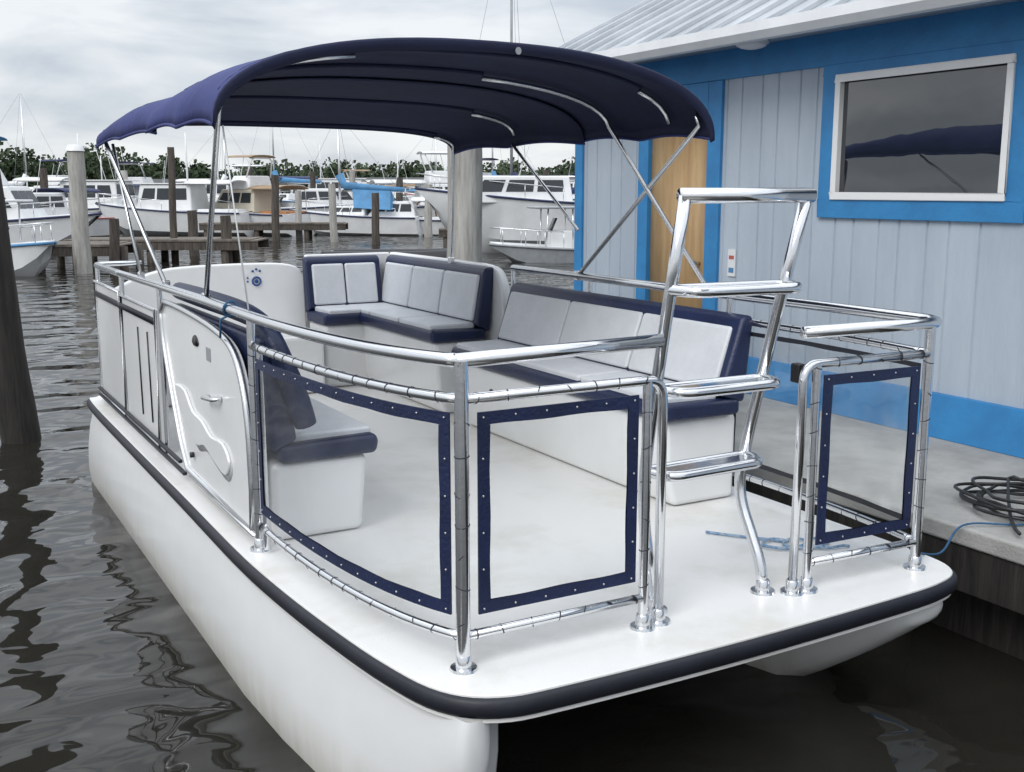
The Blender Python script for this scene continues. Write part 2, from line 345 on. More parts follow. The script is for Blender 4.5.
# ------------------------------------------------------------------ background boats
def bgboat(p,rot,L=8,B=1.35,H=0.95,hull='bwhite',style='cabin',cover='bnavy',label='white motor boat moored in the marina',name='motor_boat',mast=0,ch=1.15,cx=0.0,trim='bnavy',loops=False):
    e=empty(name,p,label,'boat',rot,group='boats moored in the marina')
    S=14; rows=[]
    for i in range(S+1):
        s=i/S; b=B*(0.92+.08*min(1,s*3))*(1-max(0,(s-.4)/.6)**2.3)+0.015; zs=H*(1+.38*s*s); x=-L/2+L*s
        k=-.35+ (zs+.28)*max(0,(s-.72)/.28)**2.2
        zc=k+(zs-k)*.35
        xr=x+ (0.0 if s<.8 else (s-.8)*0.9)
        rows.append([V((xr,b,zs)),V((xr-.02,b*.98,zs-.1)),V((xr-.1,b*.84,zc)),V((x-.15,0,k)),V((xr-.1,-b*.84,zc)),V((xr-.02,-b*.98,zs-.1)),V((xr,-b,zs))])
    mb=MB(); mb.grid(rows); mb.add(rows[0],[tuple(range(7))])
    mk('hull',mb,M[hull],parent=e,angle=40)
    mb=MB(); d=[[r[0]+V((0,-.03,-.03)),V((r[0].x,0,r[0].z+.05)),r[6]+V((0,.03,-.03))] for r in rows]; mb.grid(d); mk('deck',mb,M['bwhite'],parent=e)
    tubes('rub_rail',[[r[0]+V((0,.01,-.04)) for r in rows],[r[6]+V((0,-.01,-.04)) for r in rows]],.04,M[trim if hull=='bwhite' else 'bgrey'],e,seg=6)
    for sgn in (0,6):
        mb=MB()
        pts=[r[sgn]+V((-.05,(-.1 if sgn==0 else .1)*(1 if i<S-1 else .1),.5)) for i,r in enumerate(rows) if i>=7]
        mb.tube(pts,.018,seg=6)
        for q in pts[::2]: mb.tube([q,q-V((0,0,.5))],.014,seg=5)
        mk('bow_rail',mb,M['alu'],parent=e)
    def house(x0,x1,b,z0,h,rake_f,rake_b,part='cabin',win=True,mt='bwhite'):
        mb=MB(); bt=b*.82
        mb.prism([(x0,-b,z0),(x1,-b,z0),(x1,b,z0),(x0,b,z0)],[(x0+rake_b,-bt,z0+h),(x1-rake_f,-bt,z0+h),(x1-rake_f,bt,z0+h),(x0+rake_b,bt,z0+h)])
        c=mk(part,mb,M[mt],parent=e,smooth=True,bevel=.07)
        if win:
            def lerpq(t,xf): return x0+rake_b*t+(x1-rake_f*t-(x0+rake_b*t))*xf, b+(bt-b)*t
            def pane(q):
                mb=MB(); mb.add(q,[(0,1,2,3)]); mk('window',mb,M['bwin'],parent=c,smooth=False)
            for sgn in (-1,1):
                for a0,a1 in ((.08,.34),(.38,.64),(.68,.93)):
                    q=[]
                    for t,xf in ((.42,a0),(.42,a1),(.85,a1 if a1<.9 else .9),(.85,a0)):
                        X,Yy=lerpq(t,xf); q.append((X,sgn*(Yy+.012),z0+h*t))
                    pane(q)
            for f0,f1 in ((-.9,-.35),(-.3,.3),(.35,.9)):
                q=[]
                for t,ff in ((.4,f0),(.4,f1),(.88,f1),(.88,f0)):
                    X,Yy=lerpq(t,1); q.append((X+.015,Yy*ff,z0+h*t))
                pane(q)
    zd=H*1.05
    if style in('cabin','fly','trawler'):
        tr=style=='trawler'
        house(-L*.18+cx,L*(.18 if tr else .26)+cx,B*.72,zd,ch*(1.35 if tr else 1),.15 if tr else .7,.1,mt='bcream' if cover=='btan' else 'bwhite')
        zt=zd+ch*(1.35 if tr else 1)
        for s in(-1,1): 
            tubes('canopy_pole',[fillet([(-L*.2+cx,s*B*.6,zt),(-L*.42,s*B*.7,zt),(-L*.42,s*B*.75,zd-.1)],.15,3)],.03,M['alu'],e,seg=6)
        rows2=[]
        for i in range(7):
            rows2.append([(-L*.44+ (L*.3)*i/6, B*.78*math.cos(math.pi*k/8), zt+.02+.2*math.sin(math.pi*k/8)) for k in range(9)])
        mb=MB(); mb.grid(rows2); mk('canopy',mb,M[cover],parent=e,solid=.03)
        mb=MB(); mb.box((-L*.46,-B*.55,zd-.25),(-L*.2,B*.55,zd+.1)); mk('cockpit',mb,M['bwood' if cover=='btan' else 'bwhite'],parent=e,bevel=.05)
        tubes('antenna',[[(L*.02+cx,B*.4,zt),(-L*.05+cx,B*.45,zt+random.uniform(1.5,3.2))]],.015,M['bwhite'],e,seg=5)
        if tr:
            tubes('mast',[[(-L*.1+cx,0,zt),(-L*.1+cx,0,zt+2.6)]],.05,M['bwhite'],e)
            mb=MB(); mb.box((-L*.2+cx,-B*.66,zt),(L*.2+cx,B*.66,zt+.06)); mk('cabin_roof',mb,M['bwhite'],parent=e,bevel=.02)
    if style=='fly':
        house(-L*.12+cx,L*.1+cx,B*.6,zt,.7,.3,.05,'flybridge',False)
        mb=MB(); mb.tube(fillet([(-L*.1+cx,-B*.6,zt+.6),(-L*.14+cx,-B*.5,zt+1.6),(-L*.14+cx,B*.5,zt+1.6),(-L*.1+cx,B*.6,zt+.6)],.3),.04,seg=6); mk('radar_arch',mb,M['bwhite'],parent=e)
        mb=MB(); rr=[[(-L*.16+cx+L*.26*i/4,B*.6*math.cos(math.pi*k/8),zt+1.65+.12*math.sin(math.pi*k/8)) for k in range(9)] for i in range(5)]; mb.grid(rr); mk('sun_top',mb,M[cover],parent=e,solid=.03)
    if style=='skiff':
        mb=MB(); mb.box((-.5,-.35,zd-.3),(.3,.35,zd+.55)); mk('console',mb,M['bwhite'],parent=e,bevel=.06)
        mb=MB(); mb.add([(.3,-.35,zd+.5),(.3,.35,zd+.5),(.1,.3,zd+.95),(.1,-.3,zd+.95)],[(0,1,2,3)]); mk('windshield',mb,M['bwin'],parent=e,solid=.02)
        mb=MB(); mb.prism([(-L*.5-.35,-.22,zd-.35),(-L*.5+.15,-.22,zd-.35),(-L*.5+.15,.22,zd-.35),(-L*.5-.35,.22,zd-.35)],[(-L*.5-.3,-.18,zd+.35),(-L*.5+.1,-.18,zd+.3),(-L*.5+.1,.18,zd+.3),(-L*.5-.3,.18,zd+.35)]); mb.box((-L*.5-.25,-.08,-.4),(-L*.5-.05,.08,zd-.3)); mk('outboard_motor',mb,M['bblack'],parent=e,bevel=.06)
        tubes('roof_pole',[[(x,s*.5,zd-.2),(x*.9,s*.6,zd+1.25)] for x in (-.4,.5) for s in(-1,1)],.025,M['alu'],e,seg=6)
        mb=MB(); mb.box((-.9,-.75,zd+1.25),(.9,.75,zd+1.32)); mk('hard_top',mb,M[cover],parent=e,bevel=.03)
    if style=='sail':
        house(-L*.1,L*.22,B*.55,zd,.5,.5,.05)
        mb=MB(); mb.tube([(L*.12,0,zd),(L*.12,0,zd+mast)],.07,seg=8,r2=.045); mk('mast',mb,M['alu' if mast<12 else 'bgrey'],parent=e)
        mb=MB(); mb.tube([(L*.1,0,zd+1.3),(-L*.38,0,zd+1.25)],.06,seg=8); mk('boom',mb,M['alu'],parent=e)
        mb=MB(); mb.tube([(L*.12,0,zd+2.1),(L*.08,0,zd+1.55),(-L*.15,0,zd+1.42),(-L*.38,0,zd+1.33)],.24,seg=10,r2=.12); mk('sail_cover',mb,M[cover],parent=e)
        t=V((L*.12,0,zd+mast))
        tubes('stay_wire',[[t,q] for q in ((L*.5,0,H*1.38),(-L*.5,0,H),(L*.05,B*.9,H*1.1),(L*.05,-B*.9,H*1.1))],.009,M['bgrey'],e,seg=4)
        if cover=='bblue' and L<8:
            mb=MB(); mb.prism([(-L*.3,-B*.6,zd+.3),(-L*.02,-B*.6,zd+.4),(-L*.02,B*.6,zd+.4),(-L*.3,B*.6,zd+.3)],[(-L*.28,-.1,zd+1.3),(L*.02,-.1,zd+1.4),(L*.02,.1,zd+1.4),(-L*.28,.1,zd+1.3)]); mk('boom_tent',mb,M['bblue'],parent=e,bevel=.05)
    if loops:
        for k in range(3):
            mb=MB(); c=V((-L*.40+k*.55,-B*.8,zd+.35)); mb.tube([c+V((.42*math.cos(a),.05*k,.55*math.sin(a))) for a in [i*math.pi/10 for i in range(20)]],.045,seg=6,closed=True); mk('pipe_coil',mb,M['bwood'],parent=e)
    return e
R=math.radians
bgboat(polar(-25.9,44),R(-30),8.5,1.5,1.1,style='fly',cover='bblue',ch=1.3,label='white cabin cruiser with blue canopy moored at a dock')
bgboat(polar(-23.6,56),R(215),7.5,1.4,1.0,style='cabin',cover='bnavy',trim='red',label='white cabin boat with navy canopy beside pilings')
bgboat(polar(-25.4,34),R(-60),5,1.0,.7,style='skiff',cover='bwhite',trim='bblue',label='small white skiff with white hard top')
bgboat(polar(-20.6,66),R(-40),10,1.6,1.2,style='trawler',cover='bwhite',label='white trawler with tall wheelhouse')
bgboat(polar(-17.1,60),R(140),8.5,1.5,1.2,style='trawler',cover='bwhite',ch=1.0,label='white cruiser with high wheelhouse and short mast')
bgboat(polar(-13.4,60),R(120),7,1.5,1.1,style='fly',cover='btan',ch=1.2,label='white and cream boat with tan canopy over the cockpit')
bgboat(polar(-10.4,68),R(-20),9,1.5,1.2,style='cabin',cover='bnavy',cx=.8,label='white cabin cruiser seen from its side')
bgboat(polar(-8.1,58),R(140),7.0,1.2,.95,style='sail',cover='bblue',mast=5.2,label='sailing boat with light blue boom tent and cover')
bgboat(polar(-6.0,58),R(150),6,1.2,.8,style='cabin',cover='bwhite',ch=.9,loops=True,label='small white boat with orange brown pipe coils on its stern')
bgboat(polar(-3.4,62),R(-15),9.5,1.6,1.4,style='fly',cover='bwhite',ch=1.2,label='large white flybridge boat behind the dock piles')
bgboat(polar(1.9,42),R(168),10,1.6,1.75,style='cabin',cover='bnavy',ch=1.0,cx=1.2,label='large white motor boat with high plain hull')
bgboat(polar(2.4,36),R(160),4.2,.8,.45,hull='bgrey',style='skiff',cover='bgrey',label='grey aluminium skiff beside a larger boat')
bgboat(polar(1.1,48),R(140),8,1.2,.85,hull='bwhite',style='sail',cover='bnavy',mast=14,label='white sailing boat with a tall bare mast')
for i,(o,D,st,cv,L,ch) in enumerate([(-18.8,84,'fly','bnavy',11,1.3),(-15.2,90,'sail','bwhite',9,1),(-14.4,84,'trawler','bwhite',9,1.1),(-11.6,84,'sail','bblue',9,1),(-9.1,86,'trawler','bnavy',11,1.2),(-6.7,82,'cabin','bwhite',8,1.0),(-4.6,88,'sail','btan',9,1),(-2.2,84,'fly','bnavy',12,1.3),(-.4,88,'sail','bblue',9,1),(.6,80,'cabin','btan',8,1.2),(3.2,84,'trawler','bnavy',10,1),(-22.3,82,'fly','bnavy',9,1.2),(-24.4,86,'sail','bwhite',9,1),
    (-21.6,98,'cabin','bwhite',9,1.2),(-19.9,94,'trawler','bblue',8,1),(-17.3,92,'cabin','btan',8,1.2),(-13.2,98,'fly','bwhite',10,1.2),(-10.3,96,'cabin','bwhite',9,1.2),(-7.9,99,'fly','btan',9,1.1),(-5.4,100,'trawler','bwhite',9,1),(-3.4,98,'cabin','bblue',8,1.1)]):
    bgboat(polar(o,D),R(random.choice([-25,-50,160,120,-10,60])),L,L*.16,random.uniform(1.0,1.6),style=st,cover=cv,mast=random.uniform(6,10),ch=ch,trim=random.choice(['bnavy','bgrey','red','bblue']),label={'cabin':'distant white cabin cruiser moored in a row','fly':'distant white flybridge cruiser moored in a row','trawler':'distant white trawler moored in a row','sail':'distant sailing boat with bare mast moored in a row'}[st])

e=empty('inflatable_boat',polar(-6.2,34),'long low black inflatable boat floating on the water','boat',R(-32),group='boats moored in the marina')
mb=MB(); mb.tube(smoothpath([(-2.1,.6,.22),(0,.62,.22),(1.6,.5,.26),(2.3,0,.38),(1.6,-.5,.26),(0,-.62,.22),(-2.1,-.6,.22)],6),.27,seg=12); mk('tube',mb,M['bblack'],parent=e)
mb=MB(); mb.box((-2.0,-.5,.05),(1.6,.5,.14)); mk('floorboard',mb,M['bgrey'],parent=e,bevel=.02)
mb=MB(); mb.box((-2.05,-.5,.05),(-1.95,.5,.45)); mk('transom',mb,M['bgrey'],parent=e,bevel=.02)
mb=MB(); mb.box((-.3,-.5,.3),(0,.5,.36)); mk('thwart',mb,M['bwhite'],parent=e,bevel=.01)

def shed(o,D,L,wd,rot,h=3.2):
    e=empty('covered_slip',polar(o,D),'open covered boat slip with dark low roof on posts','shed',rot,group='covered slips along the shore')
    mb=MB(); mb.prism([(-L/2,-wd/2,h),(-L/2,wd/2,h),(-L/2,0,h+.9)],[(L/2,-wd/2,h),(L/2,wd/2,h),(L/2,0,h+.9)]); mk('roof',mb,M['darkroof'],parent=e,smooth=False)
    n=int(L/4)
    tubes('post',[[(-L/2+.3+i*(L-.6)/n,s*(wd/2-.3),-1),(-L/2+.3+i*(L-.6)/n,s*(wd/2-.3),h)] for i in range(n+1) for s in (-1,1)],.14,M['palewood'],e)
shed(-5.5,124,13,8,R(-30),2.8); shed(.8,118,12,8,R(-20),3.0); shed(-16,126,12,7,R(-25),2.6)

# ------------------------------------------------------------------ right dock
DX=3.1
e=empty('dock',(3.9,0,0),'concrete topped dock with dark timber edge along the building','dock')
mb=MB(); mb.box((DX,-9,.60),(4.70,6.8,.70)); mk('slab',mb,M['concrete'],parent=e,off=(3.9,0,0),bevel=.018,bseg=2)
mb=MB(); mb.box((DX+.02,-9,.36),(DX+.10,6.8,.598)); mk('edge_beam',mb,M['darkwood'],parent=e,off=(3.9,0,0),bevel=.01)
mb=MB(); mb.box((DX+.32,-9,-.6),(DX+.36,6.8,.598)); mk('bulkhead',mb,M['darkwood'],parent=e,off=(3.9,0,0),smooth=False)
tubes('support_pile',[[(x,-8.2+i*2.3,-1),(x,-8.2+i*2.3,.598)] for x in (DX+.22,) for i in range(7)],.12,M['darkwood'],e,off=(3.9,0,0),seg=12)
mb=MB(); pts=[]
for i in range(150):
    a=i*0.26; r=.23+.05*math.sin(i*.37)+.02*math.sin(i*1.1); pts.append((3.62+r*math.cos(a)*1.15,.42+r*math.sin(a)*1.3,.715+.0006*i+.006*math.sin(i*.9)))
pts=pts+[(3.3,.3,.74),(3.16,.15,.73)]
mb.tube(smoothpath(pts,2),.009,seg=6); mk('hose_coil',mb,M['hose'],label='coiled black hose lying on the concrete dock',cat='hose',off=(3.62,.42,.7))
mb=MB(); mb.tube(smoothpath([(2.47,.2,.76),(2.60,.25,.70),(2.85,.33,.64),(3.08,.40,.715),(3.3,.3,.712),(3.55,.12,.712),(3.7,-.3,.712),(3.9,-.9,.712)],8),.0055,seg=6); mk('mooring_line',mb,M['rope'],label='blue mooring line running from boat to dock',cat='rope',off=(3.0,.3,.7))

# ------------------------------------------------------------------ building
BX=4.68; BO=(7,0,.7)
e=empty('boathouse',BO,'pale blue boathouse with bright blue trim and metal roof','building')
WZ0,WZ1=.98,3.2; YE=6.32; YN=-7.0
wy0,wy1,wz0,wz1=1.46,2.90,2.25,3.13
dy0,dy1,dz1=4.31,5.12,2.86
mb=MB()
def seg(y0,y1,z0,z1):
    k=math.ceil(y0/.205)
    prof=[(y0,0)]
    while k*.205<y1-.02:
        c=k*.205+(.03 if k%2 else 0)
        if c>y0+.02 and c<y1-.02: prof+=[(c-.011,0),(c-.006,.011),(c+.006,.011),(c+.011,0)]
        k+=1
    prof.append((y1,0))
    mb.grid([[(BX+d,y,z0) for y,d in prof],[(BX+d,y,z1) for y,d in prof]])
seg(YN,wy0,WZ0,WZ1); seg(wy0,wy1,WZ0,wz0); seg(wy0,wy1,wz1,WZ1); seg(wy1,dy0,WZ0,WZ1); seg(dy1,YE,WZ0,WZ1); seg(dy0,dy1,dz1,WZ1)
mb.box((BX+.02,YE-.1,.7),(11.0,YE,3.55)); mb.box((BX+.02,YN,.7),(11,YN+.1,3.55)); mb.box((10.9,YN+.1,.7),(11,YE-.1,3.55))
mb.prism([(BX+.02,YE-.1,3.55),(11,YE-.1,3.55),(7.84,YE-.1,5.05)],[(BX+.02,YE,3.55),(11,YE,3.55),(7.84,YE,5.05)])
mk('wall',mb,M['siding'],parent=e,off=BO,smooth=False)
mb=MB()
mb.box((BX-.025,YN,3.2),(BX+.02,YE,3.5))
mb.box((BX-.028,YE-.12,.98),(BX+.0,YE+.012,3.198))
mb.box((BX-.03,dy0-.17,.98),(BX+.02,dy0,3.198)); mb.box((BX-.03,dy1,.98),(BX+.02,dy1+.15,3.198)); mb.box((BX-.03,dy0+.001,dz1),(BX+.02,dy1-.001,3.198))
mk('blue_trim',mb,M['blue'],parent=e,off=BO,smooth=True,bevel=.004,bseg=1)
for ya,yb in ((YN,dy0),(dy1,YE)):
    mb=MB(); mb.prism([(BX-.10,ya,.70),(BX+.02,ya,.70),(BX+.02,ya,.985),(BX-.04,ya,.985)],[(BX-.10,yb,.70),(BX+.02,yb,.70),(BX+.02,yb,.985),(BX-.04,yb,.985)])
    mk('skirting',mb,M['blue'],parent=e,off=BO,bevel=.006)
mb=MB(); mb.box((BX+.015,dy0,.70),(BX+.05,dy1,dz1)); door=mk('door',mb,M['ply'],parent=e,off=BO)
mb=MB(); mb.tube([(BX+.01,dy0+.1,1.7),(BX-.05,dy0+.1,1.7)],.015); mb.ball((BX-.06,dy0+.1,1.7),.032); mk('handle',mb,M['alu'],parent=door,off=BO)
win=bpy.data.objects.new('window',None); COL.objects.link(win); win.parent=e
mb=MB(); t=.13
a0,a1,b0,b1=wy0-t,wy1+t,wz0-t,wz1+t-.055
for bx in (((BX-.03,a0,b0),(BX+.03,a1,wz0)),((BX-.03,a0,wz1),(BX+.03,a1,b1)),((BX-.03,a0,wz0),(BX+.03,wy0,wz1)),((BX-.03,wy1,wz0),(BX+.03,a1,wz1))): mb.box(*bx)
mk('casing',mb,M['blue'],parent=win,off=BO,bevel=.004)
mb=MB(); t=.05
for bx in (((BX-.045,wy0,wz0),(BX+.05,wy1,wz0+t)),((BX-.045,wy0,wz1-t),(BX+.05,wy1,wz1)),((BX-.045,wy0,wz0+t),(BX+.05,wy0+t,wz1-t)),((BX-.045,wy1-t,wz0+t),(BX+.05,wy1,wz1-t))): mb.box(*bx)
mk('frame',mb,M['vinylw'],parent=win,off=BO,bevel=.006)
mb=MB(); mb.box((BX+.0,wy0+.05,wz0+.05),(BX+.008,wy1-.05,wz1-.05)); mk('glass',mb,M['darkglass'],parent=win,off=BO,smooth=False)
GX=4.2; GZ=3.40
mb=MB(); mb.box((GX+.02,YN-.4,GZ+.03),(BX-.026,YE+.5,GZ+.05)); mk('soffit',mb,M['siding'],parent=e,off=BO)
ridge=(7.84,GZ+.08+(7.84-GX)*.5)
mb=MB()
A=[(GX,GZ+.08),(ridge[0],ridge[1]),(11.4,GZ+.08),(11.4,GZ+.04),(ridge[0],ridge[1]-.04),(GX,GZ+.04)]
mb.prism([(x,YN-.4,z) for x,z in A],[(x,YE+.5,z) for x,z in A])
y=YN-.38
while y<YE+.5:
    mb.prism([(GX,y,GZ+.082),(GX,y+.03,GZ+.082),(GX,y+.025,GZ+.115),(GX,y+.005,GZ+.115)],[(ridge[0],y,ridge[1]+.002),(ridge[0],y+.03,ridge[1]+.002),(ridge[0],y+.025,ridge[1]+.035),(ridge[0],y+.005,ridge[1]+.035)])
    y+=.31
roof=mk('roof',mb,M['roofm'],parent=e,off=BO,smooth=False)
mb=MB(); gp=[(GX-.11,GZ+.09),(GX-.12,GZ+.02),(GX-.08,GZ-.03),(GX-.001,GZ-.03),(GX-.001,GZ+.03),(GX-.09,GZ+.0),(GX-.1,GZ+.09)]
mb.prism([(x,YN-.4,z) for x,z in gp],[(x,YE+.5,z) for x,z in gp]); mk('gutter',mb,M['gutter'],parent=roof,off=BO,angle=30)
mb=MB()
mb.prism([(GX,YE+.502,GZ-.07),(ridge[0],YE+.502,ridge[1]-.14),(ridge[0],YE+.502,ridge[1]+.0),(GX,YE+.502,GZ+.07)],[(GX,YE+.53,GZ-.07),(ridge[0],YE+.53,ridge[1]-.14),(ridge[0],YE+.53,ridge[1]+.0),(GX,YE+.53,GZ+.07)]); mk('rake_board',mb,M['gutter'],parent=roof,off=BO,smooth=False)
mb=MB(); mb.tube([(4.42,3.55,GZ+.028),(4.42,3.55,GZ-.0)],.13,seg=24); mb.ball((4.42,3.55,GZ-.0),.12,16,8,(1,1,.35)); mk('soffit_light',mb,M['gutter'],parent=e,off=BO)
mb=MB(); mb.box((BX-.012,3.93,1.62),(BX-.001,4.02,1.84)); mb.cur=1; mb.box((BX-.014,3.945,1.76),(BX-.0125,4.005,1.79)); mb.cur=2; mb.box((BX-.014,3.945,1.65),(BX-.0125,4.005,1.69))
mk('notice',mb,[M['bwhite'],M['red'],M['bblue']],parent=e,off=BO,smooth=False)

# ================================================================== PONTOON BOAT
BOFF=(1.3,3.1,0)
boat=empty('pontoon_boat',BOFF,'white pontoon boat with navy canopy, steel rails and ladder','boat')
def bk(name,mb,mats,parent=None,**k): return mk(name,mb,mats,parent=parent or boat,off=BOFF,**k)
def part(name,parent=None,label=None):
    o=bpy.data.objects.new(name,None); COL.objects.link(o); o.parent=parent or boat; o.empty_display_size=.1
    if label: o['label']=label
    return o
DZ=.68
outline=smoothpath([(-.06,6.0,0),(-.065,4.5,0),(-.06,3,0),(-.06,1.9,0),(-.04,1.35,0),(.0,.85,0),(.055,.42,0),(.13,.14,0),(.28,.0,0),(.55,-.035,0),(1.3,-.05,0),(2.1,-.03,0),(2.44,.0,0),(2.60,.08,0),(2.66,.3,0),(2.67,.9,0),(2.67,1.9,0),(2.66,4,0),(2.66,6.0,0),(2.6,6.2,0),(2.3,6.26,0),(.3,6.26,0),(0,6.2,0)],5,closed=True)
mb=MB()
n=len(outline)
mb.add([p+V((0,0,DZ)) for p in outline]+[p+V((0,0,DZ-.1)) for p in outline],[tuple(range(n)),tuple(range(2*n-1,n-1,-1))]+[(i,(i+1)%n,n+(i+1)%n,n+i) for i in range(n)])
bk('deck',mb,M['deck'],bevel=.008,bseg=2,angle=30)
mb=MB()
prof=[(-.005,DZ-.008),(.012,DZ-.010),(.020,DZ-.020),(.024,DZ-.043),(.020,DZ-.064),(.010,DZ-.078),(-.005,DZ-.082)]
ctr=V((1.3,3,0))
t=(outline[1]-outline[0]); o=V((t.y,-t.x,0)); sg=1 if o.dot(outline[0]-ctr)>0 else -1
mb.sweep(outline,[(sg*a,z) for a,z in prof],closed=True)
bk('rub_rail',mb,M['rub'],angle=60)

def hullrow(y,side):
    def ox(y):
        if side<0: return -.05+ (0 if y>1.9 else .17*((1.9-y)/1.9)**1.7)
        return 2.66-(0 if y>1.6 else .10*((1.6-y)/1.6)**2)
    if side<0:
        s=min(1,max(0,(y-.07)/1.0)); zmin=-.34+.66*(1-s)**3; wd=.60*(.22+.78*min(1,max(0,(y-.07)/1.5))**.55)
    else:
        s=min(1,max(0,(y-.07)/1.35)); zmin=-.34+.80*(1-s)**1.5; wd=.60*(.42+.58*s**.6)
    pr=[(0.02,1.0),(-.015,.86),(-.038,.68),(-.045,.5),(-.025,.3),(.05,.12),(.18,.02),(.34,0),(.47,.08),(.54,.25),(.57,.5),(.57,1.0)]
    top=DZ-.085; pts=[]
    for a,t in pr:
        z=zmin+(top-zmin)*t
        if side<0: x=ox(y)+a*wd/.60+ (1-s)*.05
        else: x=ox(y)-a*wd/.60-(1-s)*.05
        pts.append(V((x,y,z)))
    return pts
for side in(-1,1):
    mb=MB(); ys=[.07,.09,.12,.17,.24,.32,.42,.55,.75,1.0,1.3,1.8,2.6,3.6,4.6,5.5,6.0,6.15]
    rows=[hullrow(y,side) for y in ys]
    r0=rows[0]; cx_=sum(p.x for p in r0)/len(r0); top=r0[0].z; cap=[]
    for f_,dy in ((.35,-.045),(.7,-.034),(.9,-.018)): cap.append([V((cx_+(p.x-cx_)*f_,p.y+dy,top-(top-p.z)*f_)) for p in r0])
    rows=cap+rows
    mb.grid(rows); mb.add(rows[0],[tuple(range(len(rows[0])))]); mb.add(rows[-1],[tuple(range(len(rows[0])))])
    bk('pontoon',mb,M['hullgel'],angle=70)

# --- rails --------------------------------------------------------
ZT=1.765; ZM=1.635; ZB=.80
A_=(.27,.235); Ey=1.84
def lcurve(z,n=16):
    P0=V((.035,Ey,z)); P1=V((.03,.66,z)); P2=V((A_[0],A_[1],z))
    return [P0*(1-t)**2+P1*2*t*(1-t)+P2*t*t for t in [i/n for i in range(n+1)]]
Dp=(2.47,.17); RY=1.55
def rcurve(z,n=14):
    P0=V((Dp[0],Dp[1],z)); P1=V((2.585,.75,z)); P2=V((2.56,RY,z))
    return [P0*(1-t)**2+P1*2*t*(1-t)+P2*t*t for t in [i/n for i in range(n+1)]]
rail=part('railing',label='polished steel tube railing with clear windscreen panels')
def rl(name,path,r,seg=14): 
    mb=MB(); mb.tube(path,r,seg=seg); bk(name,mb,M['chrome'],rail)
rl('top_rail',[V((.045,6.0,ZT-.02)),V((.045,5,ZT-.02)),V((.045,3.8,ZT-.01)),V((.04,2.6,ZT))]+lcurve(ZT),.024)
rl('top_rail',[V((A_[0]-.02,A_[1]+.003,ZT)),V((1.14,.30,ZT+.0))],.026)
rl('top_rail',fillet([V((1.77,.20,ZT)),V((2.56,.16,ZT)),V((2.57,.8,ZT)),V((2.56,RY,ZT)),V((2.56,3.9,ZT))],.13),.025)
rl('top_rail',fillet([(.045,5.9,ZT-.02),(.05,6.12,ZT-.02),(.4,6.12,ZT-.02)],.15),.022)
rl('middle_rail',lcurve(ZM),.019); rl('lower_rail',lcurve(ZB),.017)
B1=(1.03,.225)
rl('middle_rail',fillet([(A_[0],A_[1],ZM),(1.10,.225,ZM),(1.115,.24,DZ+.03)],.075),.019)
rl('lower_rail',[(A_[0],A_[1],ZB),(B1[0],B1[1],ZB)],.017)
C1=(1.855,.205)
rl('middle_rail',fillet([(Dp[0],Dp[1],ZM),(1.79,.21,ZM),(1.785,.215,DZ+.03)],.07),.019)
rl('lower_rail',[(Dp[0],Dp[1],ZB),(C1[0],C1[1],ZB)],.017)
rl('middle_rail',rcurve(ZM),.019); rl('lower_rail',rcurve(ZB),.017)
def footat(mb,x,y,s=1): mb.tube([(x,y,DZ),(x,y,DZ+.010),(x,y,DZ+.0105),(x,y,DZ+.05),(x,y,DZ+.056)],lambda t:s*[.050,.047,.029,.027,.023][round(t*4)],seg=20)
def post(x,y,ztop,r=.021,foot=True):
    mb=MB(); mb.tube([(x,y,DZ+.02),(x,y,ztop)],r,seg=14)
    if foot: footat(mb,x,y)
    bk('post',mb,M['chrome'],rail,angle=50)
post(A_[0],A_[1],ZT,.025); post(.035,Ey,ZT,.02); post(.048,Ey-.07,ZM,.015,False)
post(B1[0],B1[1],ZM,.019); post(C1[0],C1[1],ZM,.019); post(Dp[0],Dp[1],ZT,.022); post(2.56,RY,ZT,.02)
for x,y in ((1.115,.24),(1.785,.215)): 
    mb=MB(); footat(mb,x,y); bk('rail_foot',mb,M['chrome'],rail,angle=50)
for y in (2.9,3.9): post(2.56,y,ZT,.017,False)
for y in (3.78,5.0,6.0): post(.045,y,ZT-.01,.017,False)

def resample(pts,step,start=.05):
    out=[]; d=start; acc=0
    for a,b in zip(pts[:-1],pts[1:]):
        L=(b-a).length
        while d<=acc+L and L>0:
            out.append((a+(b-a)*((d-acc)/L),(b-a).normalized())); d+=step*random.uniform(.85,1.15)
        acc+=L
    return out
mb=MB()
def lash(pts,r,step=.11):
    for p,t in resample([V(q) for q in pts],step):
        tt=(t+V((random.uniform(-.5,.5),random.uniform(-.5,.5),random.uniform(-.5,.5)))).normalized()
        mb.tube([p-tt*.002,p+tt*.002],r+.002,seg=10)
lash(lcurve(ZM),.019); lash(lcurve(ZB),.017); lash(rcurve(ZM),.019); lash(rcurve(ZB),.017)
lash([(A_[0],A_[1],ZB),(A_[0],A_[1],ZM)],.025,.12); lash([(A_[0],A_[1],ZM),(B1[0],B1[1],ZM)],.019); lash([(A_[0],A_[1],ZB),(B1[0],B1[1],ZB)],.017)
lash([(B1[0],B1[1],ZB),(B1[0],B1[1],ZM)],.019,.13); lash([(C1[0],C1[1],ZB),(C1[0],C1[1],ZM)],.019,.13)
lash([(Dp[0],Dp[1],ZM),(C1[0],C1[1],ZM)],.019); lash([(Dp[0],Dp[1],ZB),(C1[0],C1[1],ZB)],.017); lash([(Dp[0],Dp[1],ZB),(Dp[0],Dp[1],ZM)],.022,.13)
lash([(.035,Ey,ZB),(.035,Ey,ZM)],.02,.13)
bk('lashing_ties',mb,M['tie'],rail,angle=40,kind='stuff')

